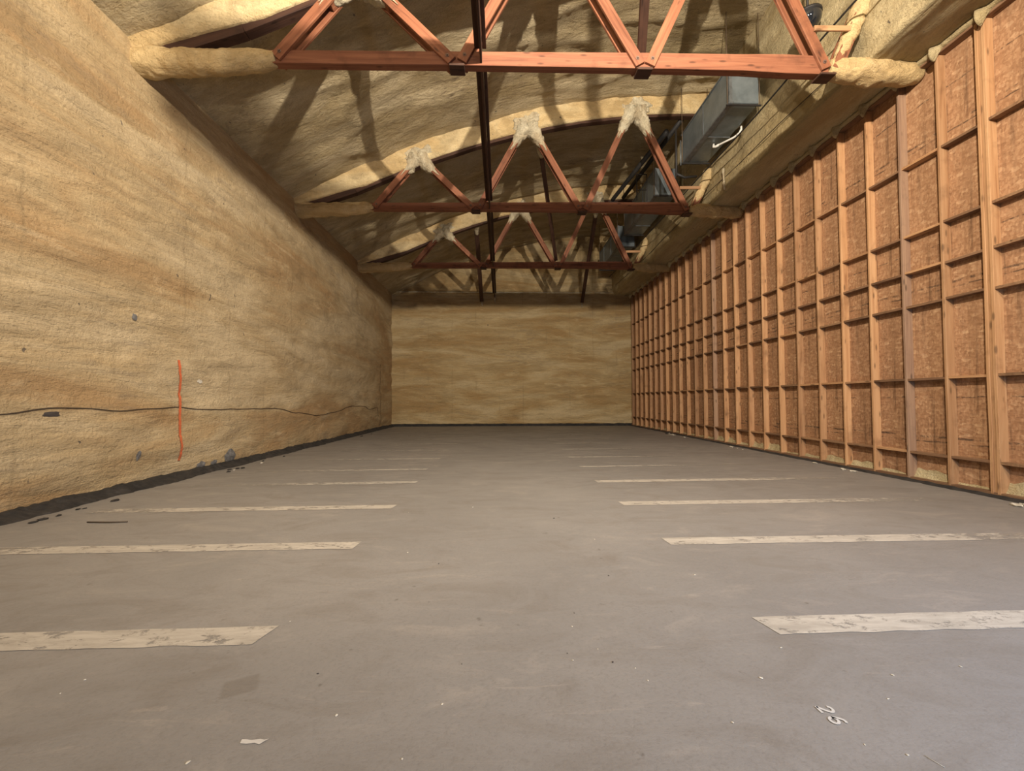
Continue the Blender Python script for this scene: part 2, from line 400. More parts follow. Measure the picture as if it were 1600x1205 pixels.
# low black sills where the foam stops
def sill_left(u, v):
    y = YF + (YB-YF)*u
    w = .14 + .05*fbm(y*1.1, 3, 3) + .03*fbm(y*6, 1, 3); h = .065 + .025*fbm(y*2.5, 7, 1) + .015*fbm(y*13, 2, 2)
    prof = [(XL-.12, h+.05), (XL+.02, h+.03), (XL+.06, h), (XL+w*.6, h*.8), (XL+w*.9, h*.45), (XL+w*1.15, .012), (XL+w*1.35, -.01)]
    x, z = prof[round(v*6)]
    return (x + .012*fbm(y*9, x*20, 5), y, z + (.01*fbm(y*14, x*30, 6) if z > 0 else 0))
o = sheet('baseboard_left', sill_left, 700, 6, TAR, smooth=False); tag(o, 'ragged black sill along the foot of the left wall', 'baseboard', kind='structure')
def sill_back(u, v):
    x = XL + (XR-XL)*u; h = .115 + .02*fbm(x*3, 1, 4)
    prof = [(YB+.08, h+.02), (YB-.06, h), (YB-.08, h-.02), (YB-.09, -.01)]
    y, z = prof[round(v*3)]; return (x, y + .008*fbm(x*8, z*9, 1), z)
o = sheet('baseboard_back', sill_back, 220, 3, TAR, smooth=False, flip=True); tag(o, 'black strip along the foot of the end wall', 'baseboard', kind='structure')
def sill_right(u, v):
    y = YF + (YB-YF)*u; w = .16 + .05*fbm(y*1.7, 3, 9) + .03*fbm(y*8, 5, 9); h = .035 + .015*fbm(y*6, 3, 2)
    prof = [(XR, h+.02), (XS+.02, h), (XR-w, h*.8), (XR-w-.05, .008), (XR-w-.07, -.01)]
    x, z = prof[round(v*4)]; return (x, y, z)
o = sheet('baseboard_right', sill_right, 600, 4, TAR, smooth=False, flip=True); tag(o, 'black strip under the stud wall', 'baseboard', kind='structure')

# ------------------------------------------------------------------ stud wall on the right
wr = thing('wall_right', (XR, 8, 0), 'bare timber stud wall with orange brown board sheathing', 'wall', kind='structure')
K0, SP = 5.3067, .61
rows = [.47, 1.665, 2.865, 3.43, 4.045, 5.21]
ys = [K0 + SP*k for k in range(-9, 26)]
zt = 6.66
for i in range(-12, 25, 2):
    y0 = K0 + SP*i + .02; y1 = min(y0 + 2*SP - .004, YB)
    for (z0, z1) in ((.02, rows[0]), (rows[0], rows[2]), (rows[2], rows[5]), (rows[5], 6.85)):
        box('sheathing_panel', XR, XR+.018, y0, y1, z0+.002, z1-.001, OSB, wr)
box('outer_skin', XR+.02, XR+.2, YF, YB+.3, 0, 6.9, TAR, wr)
triple = {0: 3, 9: 2, 17: 2, 22: 2, -6: 2}
grey = {2, 12}
for y in ys:
    k = round((y-K0)/SP)
    for j in range(triple.get(k, 1)):
        jj = j*.040
        w = .132 - (.012 if j == 1 else 0)
        board('stud', (XR-.002-w/2, y+.019-jj*0+jj, .04), (XR-.002-w/2, y+.019+jj, zt), w, .038, WOOD_G if k in grey else WOOD_S, wr, facing=(0, 1, 0), bev=.003, cuts=8, warp=.008)
blocks = []
for k in range(-3, 25):
    y0 = K0 + SP*k + .040*triple.get(k, 1) ; y1 = K0 + SP*(k+1) - .001
    for r_ in rows:
        blocks.append((y0, y1, r_ + random.uniform(-.008, .008), k, r_))
vis = sorted([b for b in blocks if b[0] > 5.0], key=lambda b: b[0])
first, rest = vis[:100], vis[100:]
for (y0, y1, z, k, r_) in first:
    d = .118 + random.uniform(-.006, .004)
    board('blocking', (XR-.001-d/2, y0, z), (XR-.001-d/2, y1, z + random.uniform(-.006, .006)), d, .038, random.choice([WOOD_D, WOOD_D, WOOD_S]), wr, facing=(0, 0, 1), bev=.002)
bm = bmesh.new()
for (y0, y1, z, k, r_) in rest + [b for b in blocks if b[0] <= 5.0]:
    boxbm(bm, XR-.119, XR-.001, y0, y1, z-.019, z+.019)
bmesh.ops.translate(bm, verts=bm.verts, vec=-Vector(wr.location))
tag(to_obj('far_blocking', bm, WOOD_D, wr), kind='stuff')
for a in (-3, 5, 13, 21):
    ya, yb = K0+SP*a, min(K0+SP*(a+8), YB-.02)
    board('top_plate', (XR-.066, ya, 6.685), (XR-.066, yb-.004, 6.685), .13, .05, WOOD_D, wr, facing=(0, 0, 1))
    board('bottom_plate', (XR-.066, ya, .045), (XR-.066, yb-.004, .045), .13, .038, WOOD_D, wr, facing=(0, 0, 1))
# foam bead along the top plate, swelling over each stud head
def bead(u, v):
    y = K0-3*SP + (YB - K0+3*SP)*u; t = ((y-K0)/SP) % 1.0; t = min(t, 1-t)*SP
    s = math.exp(-(t/.045)**2); a = -math.pi*.5 + math.pi*v
    r = .055 + .045*s + .02*fbm(y*4, 3, 3)
    x = XR-.13 - .05*s - math.cos(a)*r*.9; z = 6.735 - .05*s + math.sin(a)*r*(.75+.7*s)
    return (x, y, z)
o = sheet('trim_3', bead, 760, 8, FOAM_K); tag(o, 'pale foam bead running over the stud heads', 'trim', kind='structure')
# dirty foam crust between the stud feet
for k in range(-2, 25):
    y0 = K0+SP*k+.04*triple.get(k, 1); y1 = K0+SP*(k+1)
    hh = random.choice([.07, .10, .15, .20, .24]) if k < 12 else random.uniform(.06, .14)
    def crust(u, v, y0=y0, y1=y1, hh=hh, k=k):
        y = y0+(y1-y0)*u; h = hh*(.75+.5*fbm(y*2.5, k, 1)) + .03
        x = XR - .006 - (1-v)**1.5*.10 - .015*fbm(y*7, v*3, k)*(1-v); return (x, y, .01 + v*h)
    o = sheet('foam_crust', crust, 14, 6, FOAM_K, wr, flip=True); o.location = -Vector(wr.location)

# ------------------------------------------------------------------ roof trusses
TOPN = [(-2.25, 8.0), (.78, 8.95), (3.80, 9.45)]
BOTN = [-3.55, -.68, 2.30, 5.32]
ZC0, ZC1 = 6.61, 6.86
def chord_mesh(parent, Y, name='bottom_chord', wane=True):
    prof = [(-3.62, 6.59, 6.79), (-2.0, 6.60, 6.81), (-.68, 6.615, 6.83), (.8, 6.62, 6.85), (2.3, 6.625, 6.875), (3.9, 6.625, 6.885), (4.25, 6.61, 6.895), (4.6, 6.595, 6.90), (5.30, 6.59, 6.88)]
    bm = bmesh.new(); rings = []
    for x, a, b in prof:
        pts = [(x, Y, a+.006), (x, Y+.006, a), (x, Y+.129, a), (x, Y+.135, a+.006), (x, Y+.135, b), (x, Y, b)]
        rings.append([bm.verts.new(Vector(p)-base(parent)-Vector((0, Y+.07-base(parent).y, 6.74))) for p in pts])
    for i in range(len(rings)-1):
        for k in range(6): bm.faces.new((rings[i][k], rings[i][(k+1) % 6], rings[i+1][(k+1) % 6], rings[i+1][k]))
    bm.faces.new(rings[0]); bm.faces.new(rings[-1]); bmesh.ops.recalc_face_normals(bm, faces=bm.faces)
    o = to_obj(name, bm, WOOD_T, parent); o.location = (0, Y+.07-base(parent).y, 6.74)
    return o
def heel(parent, Y, pts, r, name, seed, squash):
    return tube(name, pts, r, FOAM_T, parent, n=36, lump=.17, seed=seed, squash=squash, step=.03, fr=13)
def truss(Y, label, foamy):
    t = thing('roof_truss', (0, Y, 0), label, 'truss', 'timber roof trusses')
    chord_mesh(t, Y)
    # top chord: two planks side by side under the foam, in straight runs
    xs = [-5.50, -4.0, -2.25, -.7, .78, 2.3, 3.80, 5.0, 5.86]
    for i in range(len(xs)-1):
        a, b = xs[i], xs[i+1]
        za = roof(a)-.47 if a > -5 else roof(a)-.2; zb = roof(b)-.47 if b > -5 else roof(b)-.2
        board('top_chord', (a, Y+.07, za), (b, Y+.07, zb), .20, .16, WOOD_O, t, bev=.004)
    # foam sheath over the top chord
    def sh(u, v):
        x = XL - .12 + (XU+.12-XL)*u
        thick = .17 + .37*min(1, max(0, (x+5.4)/1.7))
        zr = roof(x)+.02; n1 = .035*fbm(x*1.3, Y, v*2) + .018*fbm(x*5, Y+3, v*5)
        prof = [(-.16, 0), (-.105, -.25), (-.09, -.55), (-.085, -.85), (-.05, -1.0), (.02, -.97), (.12, -.97), (.20, -1.0), (.24, -.8), (.26, -.4), (.32, 0)]
        py, pz = prof[round(v*10)]
        return (x, py - n1, zr + pz*(thick + n1*.6))
    sheet('foam_sheath', sh, 260, 10, FOAM_T, t)
    # webs: a front and a rear plank with spacer blocks between
    pairs = [(0, 0), (1, 0), (1, 1), (2, 1), (2, 2), (3, 2)]
    for bi, ti in pairs:
        bx, (tx, tz) = BOTN[bi], TOPN[ti]
        side = 1 if tx > bx else -1
        p0 = Vector((bx + side*.075, Y, 6.66)); p1 = Vector((tx - side*.16, Y, tz-.05))
        d = (p1-p0).normalized()
        wb = board('web', p0 + Vector((0, -.022, 0)), p1 + Vector((0, -.022, 0)), .165, .042, WOOD_T, t, bev=.004)
        p0b = p0 + Vector((0, .157, 0)); p1b = p1 + Vector((0, .157, 0))
        board('web', p0b, p1b, .165, .042, WOOD_T, t, bev=.004)
        m = p0.lerp(p1, .72); board('spacer_block', m + Vector((0, .0675, 0)), p1 + Vector((0, .0675, 0)), .14, .13, WOOD_T, t, bev=.003)
        # bolts with washers on the front plank
        c = p0 + d*.10 + Vector((0, -.045, 0))
        bm = bmesh.new(); bmesh.ops.create_cone(bm, cap_ends=True, segments=16, radius1=.03, radius2=.03, depth=.008, matrix=Matrix.Rotation(R(90), 4, 'X'))
        bmesh.ops.create_cone(bm, cap_ends=True, segments=6, radius1=.015, radius2=.015, depth=.022, matrix=Matrix.Translation((0, -.012, 0)) @ Matrix.Rotation(R(90), 4, 'X'))
        b = to_obj('bolt', bm, BOLT, t); b.location = c - t.location; under(b, wb)
        # foam sleeve where the web enters the top chord, with ragged fingers
        if foamy:
            q0 = p0.lerp(p1, .80 if foamy == 1 else .76) + Vector((0, .05, 0)); q1 = p1 + d*.12 + Vector((0, .05, 0))
            slv = tube('foam_sleeve', [q0, q0.lerp(q1, .25), q0.lerp(q1, .6), q1], [.09, .16, .21, .29], FOAM_N, t, n=22, lump=.25, seed=bi*3+ti, squash=(1, .8), step=.03, fr=30)
            for f in range(5):
                e = q0 - d*random.uniform(.05, .22) + Vector((random.uniform(-.06, .06), random.uniform(-.12, -.06), 0))
                s = q0 + d*.18 + Vector((random.uniform(-.07, .07), -.09, 0))
                tube('foam_drip', [s, s.lerp(e, .5)+Vector((0, -.01, 0)), e], [.03, .02, .004], FOAM_N, t, n=6, lump=.3, step=.05).parent = slv
    # foam gusset lump at each upper joint
    for i, (tx, tz) in enumerate(TOPN):
        bm = bmesh.new(); bmesh.ops.create_icosphere(bm, subdivisions=5, radius=1)
        for v in bm.verts:
            n_ = v.co.copy(); v.co = Vector((n_.x*.50, n_.y*.17, n_.z*.30))
            v.co *= 1 + .45*noise.fractal(Vector((v.co.x*5+i*7, v.co.y*5, v.co.z*5+Y)), 1, 2, 4)
            if v.co.z < 0: v.co.z *= .65
            v.co.z += v.co.x*.25*(2-i)/2
        o = to_obj('foam_gusset', bm, FOAM_N, t, smooth=True); o.location = (tx, .02, tz+.12)
    # bottom pads under the joints
    for bx in BOTN[1:3]:
        board('joint_pad', (bx-.12, Y+.066, 6.595), (bx+.12, Y+.066, 6.595), .03*1.3, .215, WOOD_O, t, facing=(0, 1, 0), bev=.006)
    board('joint_pad', (5.14, Y+.066, 6.575), (5.40, Y+.066, 6.575), .035, .215, WOOD_O, t, bev=.006)
    # right-hand web that runs into the foam partition, with its little cleat
    board('web', (5.42, Y-.022, 6.66), (5.90, Y-.022, 7.75), .165, .042, WOOD_T, t)
    board('web', (5.42, Y+.157, 6.66), (5.90, Y+.157, 7.75), .165, .042, WOOD_T, t)
    tube('foam_sleeve', [(5.46, Y+.03, 6.80), (5.58, Y+.03, 7.05), (5.78, Y+.03, 7.45), (5.95, Y+.03, 7.8)], [.06, .10, .12, .17], FOAM_T, t, n=22, lump=.22, seed=3, step=.03, fr=30)
    board('cleat', (5.03, Y-.062, 7.28), (5.62, Y-.062, 7.29), .085, .03, WOOD_S, t, bev=.003)
    # foam heels
    heel(t, Y, [(XL-.25, Y+.07, 6.60), (-5.2, Y+.07, 6.60), (-4.3, Y+.07, 6.63), (-3.75, Y+.07, 6.67), (-3.50, Y+.07, 6.70)], [.22, .20, .185, .165, .11], 'foam_heel', 1, (.92, .95))
    heel(t, Y, [(5.34, Y+.07, 6.73), (5.55, Y+.07, 6.71), (6.1, Y+.07, 6.68), (6.55, Y+.07, 6.68), (6.86, Y+.07, 6.66)], [.13, .175, .205, .18, .15], 'foam_heel', 5, (.92, .95))
    return t
TY = [6.235, 11.11, 15.99]
truss(TY[0], 'nearest timber roof truss, its lower chord brightly lit orange red', 2)
truss(TY[1], 'middle timber roof truss with foam splashes at its upper joints', 1)
truss(TY[2], 'farthest timber roof truss, lower chord almost black in shade', 1)

# ------------------------------------------------------------------ longitudinal T-shaped timbers and sloping braces
segs = [(1.4, TY[0]-.004, 'nearest length of dark T-shaped timber running towards the first truss'),
        (TY[0]+.14, TY[1]-.004, 'dark T-shaped timber between nearest and middle truss'),
        (TY[1]+.14, TY[2]-.004, 'dark T-shaped timber between middle and farthest truss'),
        (TY[2]+.14, YB-.02, 'dark T-shaped timber from farthest truss to end wall')]
for y0, y1, lab in segs:
    t = thing('tie_beam', (-.31, y0, 6.87), lab, 'beam', 'T-shaped timbers down the middle of the hall')
    yy = max(y0, y0)
    board('flange', (-.362, y0, 6.892), (-.362, y1, 6.892), .088, .04, WOOD_O, t, facing=(0, 0, 1))
    board('flange', (-.250, y0, 6.892), (-.250, y1, 6.892), .062, .04, WOOD_O, t, facing=(0, 0, 1))
    board('stem', (-.300, y0, 6.77), (-.300, y1, 6.77), .034, .25, WOOD_O, t, facing=(0, 0, 1))
def brace(p0, p1, lab, w=.14, foam=True):
    t = thing('sway_brace', p0, lab, 'brace', 'sloping braces between the trusses')
    board('plank', p0, p1, w, .045, WOOD_O, t, facing=(0, 1, .3))
    p0, p1 = Vector(p0), Vector(p1); d = (p1-p0).normalized()
    if foam: tube('foam_sleeve', [p0 - d*.1, p0 + d*.25, p0 + d*.5], [.14, .11, .06], FOAM_N, t, n=14, lump=.3, step=.05)
brace((-.98, TY[2]+.22, 8.42), (-.97, YB-.10, 6.43), 'dark sloping brace dropping to end wall left of the T-shaped timber', .19)
brace((3.95, TY[2]+.22, 9.25), (4.23, YB-.10, 6.40), 'dark sloping brace dropping to right part of end wall', .17)
brace((1.12, TY[1]+.25, 8.75), (2.22, TY[2]-.05, 6.90), 'thin sloping brace from middle truss down to farthest truss', .13)
brace((1.00, 1.6, 8.65), (2.27, TY[0]+.05, 6.90), 'sloping brace meeting the V joint of nearest truss', .14, False)
for (x, z) in ((-.97, 6.34), (4.23, 6.28), (-.30, 6.55)):
    o = tube('foam_daub', [(x, YB+.01, z+.22), (x+.01, YB-.05, z), (x+.01, YB-.03, z-.16)], [.05, .06, .015], FOAM_N, n=12, lump=.4, step=.03)
    tag(o, {-.97: 'foam daub at the foot of the left sloping brace', 4.23: 'foam daub at the foot of the right sloping brace', -.30: 'foam daub under the end of the T-shaped timber'}[x], 'foam lump', 'foam daubs on the end wall')

# ------------------------------------------------------------------ hanging ducts
def duct(y0, y1, x0, x1, z0, z1, lab):
    t = thing('air_duct', ((x0+x1)/2, y0, z0), lab, 'duct', 'galvanised ducts hung beside the partition')
    box('casing', x0, x1, y0, y1, z0, z1, STEEL, t, bev=.008)
    # raised seams and flange strips
    box('bottom_flange', x0-.018, x0+.10, y0-.012, y1+.01, z0-.015, z0+.03, STEEL2, t, bev=.004)
    box('top_flange', x0-.02, x0+.04, y0-.012, y1+.01, z1-.03, z1+.012, STEEL2, t, bev=.004)
    box('corner_flange', x0-.015, x0+.06, y0-.02, y0+.03, z0, z1, STEEL2, t, bev=.003)
    k = 1
    yy = y0 + 1.15
    while yy < y1-.3:
        box('joint_band', x0-.012, x1+.012, yy-.015, yy+.015, z0-.012, z1+.012, STEEL2, t, bev=.003); yy += 1.15
    for yy in (y0+.02, y1-.1):
        for xx in (x0-.03, x1+.03):
            tube('hanger_rod', [(xx, yy, z0-.02), (xx, yy, roof(xx)-.02)], .008, ROD, t, n=6)
        board('hanger_bar', (x0-.06, yy, z0-.03), (x1+.06, yy, z0-.03), .03, .03, IRON, t, bev=.002)
    return t
duct(8.56, 10.88, 5.03, 5.69, 7.85, 8.68, 'nearest grey galvanised duct box hanging behind nearest truss')
duct(12.53, 15.75, 4.92, 5.60, 7.85, 8.70, 'grey galvanised duct box hanging behind middle truss')
duct(16.45, 19.6, 4.88, 5.56, 7.70, 8.55, 'grey galvanised duct box hanging behind farthest truss')
# condensate pipe below the first duct
t = thing('drain_pipe', (5.55, 9.3, 7.8), 'short white plastic drain pipe bent under the nearest duct', 'pipe')
tube('pipe', [(5.42, 9.95, 7.83), (5.42, 9.95, 7.77), (5.45, 9.90, 7.74), (5.66, 9.50, 7.70), (5.73, 9.38, 7.72), (5.76, 9.33, 7.78), (5.76, 9.33, 7.86), (5.75, 9.36, 7.92), (5.735, 9.50, 7.93)], .022, PVC, t, n=12)
tube('elbow', [(5.42, 9.95, 7.80), (5.42, 9.95, 7.755), (5.45, 9.91, 7.738), (5.49, 9.83, 7.735)], .030, PVC, t, n=12)
tube('elbow', [(5.70, 9.42, 7.705), (5.74, 9.36, 7.73), (5.76, 9.33, 7.79)], .030, PVC, t, n=12)
# conduit along the partition
pts = [(5.46 + .02*math.sin(y*.8), y, 7.43 + .02*math.sin(y*1.3) + .004*(y-8)) for y in [k*.5-2 for k in range(0, 45)]]
o = tube('electric_conduit', pts, .016, IRON, n=8, center=pts[0]); tag(o, 'long thin black conduit strung in front of foam partition', 'conduit')
pts = [(XU-.05 + .02*math.sin(y*2.1), y, 7.12 + .03*math.sin(y*.7)) for y in [k*.4+6.6 for k in range(0, 35)]]
o = tube('dark_wall_line', pts, .010, WIRE, n=6, center=pts[0]); tag(o, 'thin dark line low along foam partition', 'dark line')  # thin dark tube following a line low on the partition
pts = [(5.80, 10.2, 7.35), (5.82, 10.22, 7.1), (5.80, 10.2, 6.95), (5.84, 10.23, 6.8)]
o = tube('foam_drip_line', pts, [.03, .02, .03, .02], FOAM_N, n=8, lump=.5, step=.02, fr=60); tag(o, 'vertical dribble of pale foam on partition beyond nearest duct', 'foam drip')
# two dark tubes modelled for truss shadows, then steel pieces beside the ducts
o = tube('shadow_tube', [(4.88, 11.5, 9.20), (4.30, 15.0, 8.98), (4.27, 15.1, 8.94)], .075, IRON, n=12); tag(o, 'dark tube for a truss shadow between middle and farthest truss left of the ducts', 'pipe')
o = tube('shadow_tube', [(5.22, 11.3, 9.40), (4.72, 15.2, 9.10)], .07, IRON, n=12); tag(o, 'dark tube for a truss shadow close above the duct behind middle truss', 'pipe')
t = thing('dark_bracket', (4.3, 15.1, 8.85), 'dark box bracket at the lower end of the sloping shadow tube', 'bracket')
box('block', 4.12, 4.46, 15.0, 15.25, 8.72, 8.85, IRON, t, bev=.01); box('bar', 3.6, 4.9, 15.08, 15.14, 8.64, 8.72, IRON, t, bev=.005)
t = thing('pipe_hanger', (4.75, 12.4, 7.9), 'small black steel hanger loop beside the duct behind middle truss', 'hanger')
for x in (4.30, 4.62): tube('post', [(x, 12.45, 7.6), (x, 12.45, 8.45)], .015, IRON, t, n=6)
for z in (8.45, 7.95): tube('rail', [(4.30, 12.45, z), (4.62, 12.45, z)], .015, IRON, t, n=6)
t = thing('pipe_stand', (4.92, 10.95, 7.7), 'dark pipework at rear end of the nearest duct', 'pipe')
tube('riser', [(4.90, 10.95, 7.55), (4.90, 10.95, 8.85)], .03, IRON, t, n=8)
tube('riser', [(5.02, 10.93, 7.85), (5.02, 10.93, 8.55)], .022, STEEL2, t, n=8)
tube('elbow', [(4.90, 10.95, 7.62), (5.15, 11.0, 7.55), (5.5, 11.02, 7.60)], .035, IRON, t, n=8)
# dark glass dome
t = thing('dome_mirror', (5.55, 6.95, 8.2), 'dark glass dome hanging behind the right end of nearest truss', 'dome mirror')
bm = bmesh.new(); bmesh.ops.create_uvsphere(bm, u_segments=40, v_segments=24, radius=.21)
for v in bm.verts: v.co.z *= 1.0 if v.co.z < 0 else .35
to_obj('dome', bm, mG, t, smooth=True).location = (0, 0, 0)
tube('rim', [(5.55, 6.95, 8.24), (5.55, 6.95, 8.28)], .215, IRON, t, n=32); tube('stem', [(5.55, 6.95, 8.27), (5.55, 6.95, roof(5.55))], .02, IRON, t, n=8)

# ------------------------------------------------------------------ marks and bits on the left wall
def wl(y, z): return XL + .05*fbm(y*.25, z*.9, 3.1) + .03*fbm(y*.9, z*3.0, 8.2) + .012*fbm(y*3.5, z*6, 1.7) - .03 - (.03*(1-z/.35) if z < .35 else 0)
cp = [(3.0, 1.18), (4.66, 1.20), (5.32, 1.26), (6.1, 1.20), (7.1, 1.23), (7.94, 1.17), (10.15, 1.15), (11.3, 1.0), (12.63, .88), (13.9, .95), (15.31, 1.12), (16.6, 1.10), (17.4, .96), (18.46, 1.02), (18.6, .6)]
pts = []
for i in range(len(cp)-1):
    for j in range(8):
        t_ = j/8; a, b = cp[i], cp[i+1]; s = t_*t_*(3-2*t_)
        y = a[0]+(b[0]-a[0])*t_; z = a[1]+(b[1]-a[1])*s + .006*math.sin(y*9); pts.append((wl(y, z)+.012, y, z))
o = tube('wall_wire', pts, .007, WIRE, n=6, center=pts[0]); tag(o, 'thin brown wire wandering along the left foam wall', 'wire')
def strip_wall(name, y0, z0, y1, z1, w, mat, n=60, off=.022, rag=.2):
    bm = bmesh.new(); prev = None
    for i in range(n+1):
        t_ = i/n; y = y0+(y1-y0)*t_; z = z0+(z1-z0)*t_; ww = w*(1+rag*noise.noise(Vector((y*9, z*9, 2))))
        a = bm.verts.new((wl(y-ww/2, z)+off, y-ww/2, z)); b = bm.verts.new((wl(y+ww/2, z)+off, y+ww/2, z))
        if prev: bm.faces.new((prev[0], prev[1], b, a))
        prev = (a, b)
    bmesh.ops.translate(bm, verts=bm.verts, vec=(-XL, -y0, -z0)); o = to_obj(name, bm, mat); o.location = (XL, y0, z0); return o
tag(strip_wall('paint_mark', 7.18, 2.05, 7.24, .30, .05, RED), 'vertical red spray paint line on left wall', 'paint mark')
tag(strip_wall('wall_crack', 18.93, 3.0, 18.97, .15, .03, WIRE), 'dark vertical slot in the left wall near end wall', 'slot')
def patch_bm(cy, cz, ry, rz, seed, xoff=.008):
    bm = bmesh.new(); c = bm.verts.new((wl(cy, cz)+xoff+.006, cy, cz)); ring = []
    for k in range(24):
        a = 2*math.pi*k/24; s = 1+.35*noise.noise(Vector((math.cos(a)*1.7, math.sin(a)*1.7, seed)))
        y, z = cy+math.cos(a)*ry*s, max(.03, cz+math.sin(a)*rz*s); ring.append(bm.verts.new((wl(y, z)+xoff, y, z)))
    for k in range(24): bm.faces.new((c, ring[k], ring[(k+1) % 24]))
    bmesh.ops.translate(bm, verts=bm.verts, vec=(-XL, -cy, -cz)); return bm
for i, (cy, cz, ry, rz, lab, mt) in enumerate([
        (8.55, .20, .18, .13, 'largest grey bare patch at foot of left wall', CONC),
        (7.75, .13, .11, .08, 'middle grey bare patch at foot of left wall', CONC),
        (8.08, .13, .08, .06, 'small grey bare patch between two larger ones at wall foot', CONC),
        (6.42, .50, .045, .07, 'small dark hole in left wall below the wire', CONC),
        (5.19, 1.18, .10, .03, 'flat dark gash in left wall just under the wire', GRIT),
        (7.68, 1.70, .06, .035, 'small pale nick in left wall right of the red line', CRUMB),
        (6.3, 2.62, .045, .05, 'small grey spot high on left wall', CONC)]):
    o = to_obj('wall_patch', patch_bm(cy, cz, ry, rz, i*3.3), mt); o.location = (XL, cy, cz); tag(o, lab, 'patch', 'bare patches on the left wall')

# ------------------------------------------------------------------ painted floor markings
def stripe(x0, x1, yn0, yn1, w, slant0, slant1, mat, lab, grp, far=False):
    """painted line from x0 to x1; yn = near edge at each end; slanted brush ends"""
    bm = bmesh.new(); n = 120; prev = None; xm = (x0+x1)/2; ym = (yn0+yn1)/2
    for i in range(n+1):
        t_ = i/n; x = x0+(x1-x0)*t_; y = yn0+(yn1-yn0)*t_; sl = slant0*(1-t_)+slant1*t_
        a = bm.verts.new((x+sl-xm, y + .010*noise.noise(Vector((x*6, y, 1))) - ym, .003)); b = bm.verts.new((x-xm, y+w + .008*noise.noise(Vector((x*5, y, 4)))-ym, .003))
        if prev: bm.faces.new((prev[0], a, b, prev[1]))
        prev = (a, b)
    o = to_obj('parking_line', bm, mat); o.location = (xm, ym, 0); return tag(o, lab, 'painted line', grp)
GR, GL = 'parking lines right of the aisle', 'parking lines left of the aisle'
right = [(1.54, 5.3, 2.30, 2.36), (1.55, 5.6, 3.73, 3.76), (1.54, 5.7, 5.13, 5.19), (1.55, 5.7, 6.54, 6.66), (1.57, 5.6, 8.02, 8.20), (1.57, 5.9, 9.36, 9.48), (1.58, 5.8, 10.85, 10.96), (1.58, 5.4, 12.3, 12.5), (1.58, 5.3, 13.75, 14.0), (1.58, 5.3, 15.2, 15.4), (1.58, 5.3, 16.7, 16.9)]
left = [(-5.0, -1.32, 2.25, 2.30), (-5.1, -1.32, 3.68, 3.73), (-4.95, -1.33, 5.00, 5.08), (-4.85, -1.36, 6.44, 6.60), (-4.6, -1.42, 7.72, 7.86), (-4.3, -1.38, 9.18, 9.27), (-4.2, -1.36, 10.76, 10.84), (-3.9, -1.32, 12.38, 12.42), (-3.7, -1.42, 13.8, 13.86), (-3.6, -1.4, 15.2, 15.3), (-3.6, -1.4, 16.7, 16.8)]
pos = ['nearest the viewer', 'second from the viewer', 'third from the viewer', 'fourth from the viewer', 'fifth from the viewer', 'sixth from the viewer', 'seventh from the viewer', 'eighth from the viewer', 'third from the end wall', 'second from the end wall', 'nearest the end wall']
for i, (x0, x1, a, b) in enumerate(right):
    stripe(x0, x1, a, b, .185 if i < 4 else .15, .05 if i == 0 else .02, 0, PAINT if i < 4 else PAINT_F, 'worn pale painted line right of the aisle, ' + pos[i], GR)
for i, (x0, x1, a, b) in enumerate(left):
    stripe(x0, x1, a, b, .18 if i < 4 else .14, 0, -.05 if i == 0 else -.02, PAINT if i < 3 else PAINT_F, 'worn pale painted line left of the aisle, ' + pos[i], GL)
# stencilled number: strokes drawn in a unit box, read towards the viewer
def stroke(bm, pts, w):
    prev = None
    for i, p in enumerate(pts):
        a = Vector(pts[max(i-1, 0)]); b = Vector(pts[min(i+1, len(pts)-1)]); d = (b-a).normalized(); nrm = Vector((-d.y, d.x))
        q = [bm.verts.new((*(Vector(p)+nrm*w/2), 0)), bm.verts.new((*(Vector(p)-nrm*w/2), 0))]
        if prev: bm.faces.new((prev[0], prev[1], q[1], q[0]))
        prev = q
def arc(cx, cy, rx, ry, a0, a1, n=14): return [(cx+rx*math.cos(R(a0+(a1-a0)*i/n)), cy+ry*math.sin(R(a0+(a1-a0)*i/n))) for i in range(n+1)]
t = thing('floor_number', (1.405, 1.715, 0), 'small white painted number 26 on floor at lower right', 'number')
two = arc(.30, .72, .24, .22, 170, -20) + [(.46, .52), (.28, .30), (.06, .06)]
six = arc(.30, .30, .24, .24, 0, 360, 24)
sixtop = [(.52, .90), (.40, .96), (.26, .90), (.13, .70), (.07, .48), (.065, .32)]
for nm, ss, off in (('digit_two', [two, [(.02, .06), (.58, .06)]], 0), ('digit_six', [six, sixtop], .92)):
    bm = bmesh.new()
    for s in ss: stroke(bm, s, .17)
    # text x runs towards the viewer (-Y), text up runs to +X
    for v in bm.verts:
        tx, ty = v.co.x+off, v.co.y; v.co = Vector((-.037 + ty*.066, .052 - tx*.066, .003 + (0.0005 if nm == 'digit_six' else 0)))
    bmesh.ops.recalc_face_normals(bm, faces=bm.faces)
    if bm.faces and sum(f.normal.z for f in bm.faces) < 0: bmesh.ops.reverse_faces(bm, faces=bm.faces)
    to_obj(nm, bm, PAINT_W, t)
bm = bmesh.new(); vs = [(-.060, .012), (-.056, -.006), (-.030, -.010), (.000, -.006), (.022, -.014), (.034, .000), (.046, .012), (.030, .008), (.012, .012), (-.02, .008), (-.045, .012)]
f = bm.faces.new([bm.verts.new((x, y, .003)) for x, y in vs]); bmesh.ops.triangulate(bm, faces=[f])
o = to_obj('paint_dab', bm, PAINT_W); o.location = (-.965, 1.655, 0); tag(o, 'short white paint dab on floor at lower left', 'paint mark')

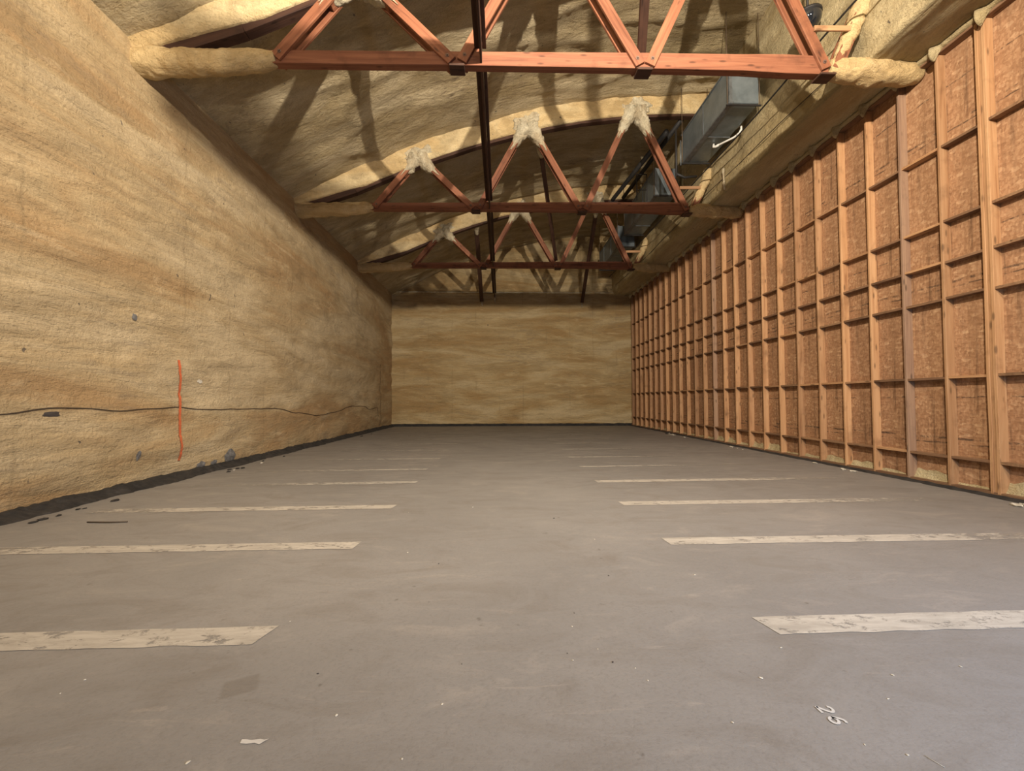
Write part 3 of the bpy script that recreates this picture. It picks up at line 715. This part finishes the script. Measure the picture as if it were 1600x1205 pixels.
# ------------------------------------------------------------------ crumbs and litter on the floor
spots = [(.46, 2.57, 0), (.42, 2.42, 1), (.35, 2.17, 0), (.37, 2.11, 1), (.57, 2.09, 0), (.67, 2.04, 1), (.70, 1.95, 1), (.52, 2.2, 1), (.96, 1.69, 1), (1.41, 1.57, 1), (1.73, 1.8, 1), (1.51, 2.18, 1), (1.48, 3.09, 1), (-2.0, 2.04, 1), (-2.02, 1.95, 1), (-.70, 1.78, 1), (-1.16, 1.57, 1), (-.37, 1.56, 1), (-.82, 3.62, 1), (-1.28, 2.53, 1), (-.26, 1.83, 1), (-.51, 3.37, 0), (.82, 3.1, 0), (1.53, 1.52, 1), (-.2, 2.1, 0), (-.9, 2.05, 0), (.9, 3.9, 1), (-.35, 5.1, 1), (-1.1, 4.9, 1), (.6, 4.6, 0), (1.9, 1.95, 1), (2.3, 2.0, 1), (1.25, 1.95, 1)]
for i, (x, y, w) in enumerate(spots):
    bm = bmesh.new(); bmesh.ops.create_icosphere(bm, subdivisions=2, radius=1); s = random.uniform(.003, .0062)*(1.4 if y > 3 else 1)
    sx, sy, sz = random.uniform(.8, 1.7)*s, random.uniform(.7, 1.2)*s, .5*s
    for v in bm.verts: v.co = Vector((v.co.x*sx, v.co.y*sy, v.co.z*sz)) * (1+.4*noise.noise(v.co*2+Vector((i, 0, 0))))
    o = to_obj('foam_crumb' if w else 'dark_pebble', bm, CRUMB if w else GRIT); o.location = (x, y, sz*.9); o.rotation_euler.z = random.uniform(0, 3)
    tag(o, 'tiny pale foam crumb lying on the concrete floor' if w else 'tiny dark pebble lying on the concrete floor', 'crumb' if w else 'pebble', 'foam crumbs on the floor' if w else 'dark pebbles on the floor')
o = tube('wood_splinter', [(1.590, 1.515, .002), (1.60, 1.49, .003), (1.612, 1.465, .002)], .0010, CRUMB, n=5); tag(o, 'thin pale splinter on floor at lower right edge', 'splinter')
o = tube('dark_stick', [(-4.55, 4.62, .008), (-4.3, 4.60, .010), (-4.12, 4.62, .008)], .008, WIRE, n=6); tag(o, 'thin dark stick on floor near left wall', 'stick')
rr = random.Random(3)
for i in range(34):
    side = i % 2
    if side: x, y = rr.uniform(6.42, 6.66), 4.9 + rr.random()**1.6*13
    else: x, y = rr.uniform(-5.30, -5.10), 4.6 + rr.random()**1.6*12
    bm = bmesh.new(); bmesh.ops.create_icosphere(bm, subdivisions=2, radius=1); s = rr.uniform(.018, .045) if side else rr.uniform(.014, .035)
    for v in bm.verts: v.co = Vector((v.co.x*s*.9, v.co.y*s*1.7, v.co.z*s*.45)) * (1+.6*noise.noise(v.co*1.8+Vector((i*5, 0, 0))))
    if i == 11: y += .5
    pale = side and rr.random() < .75 or (not side and rr.random() < .2)
    o = to_obj('foam_scrap' if pale else 'tar_scrap', bm, CRUMB if pale else TAR); o.location = (x, y, s*.38); o.rotation_euler.z = rr.uniform(-.5, .5)
    where = 'stud wall' if side else 'left foam wall'
    tag(o, ('pale foam scrap' if pale else 'black crumbly scrap') + ' on floor along foot of ' + where, 'scrap', ('pale foam scraps' if pale else 'black scraps') + ' along the ' + where)
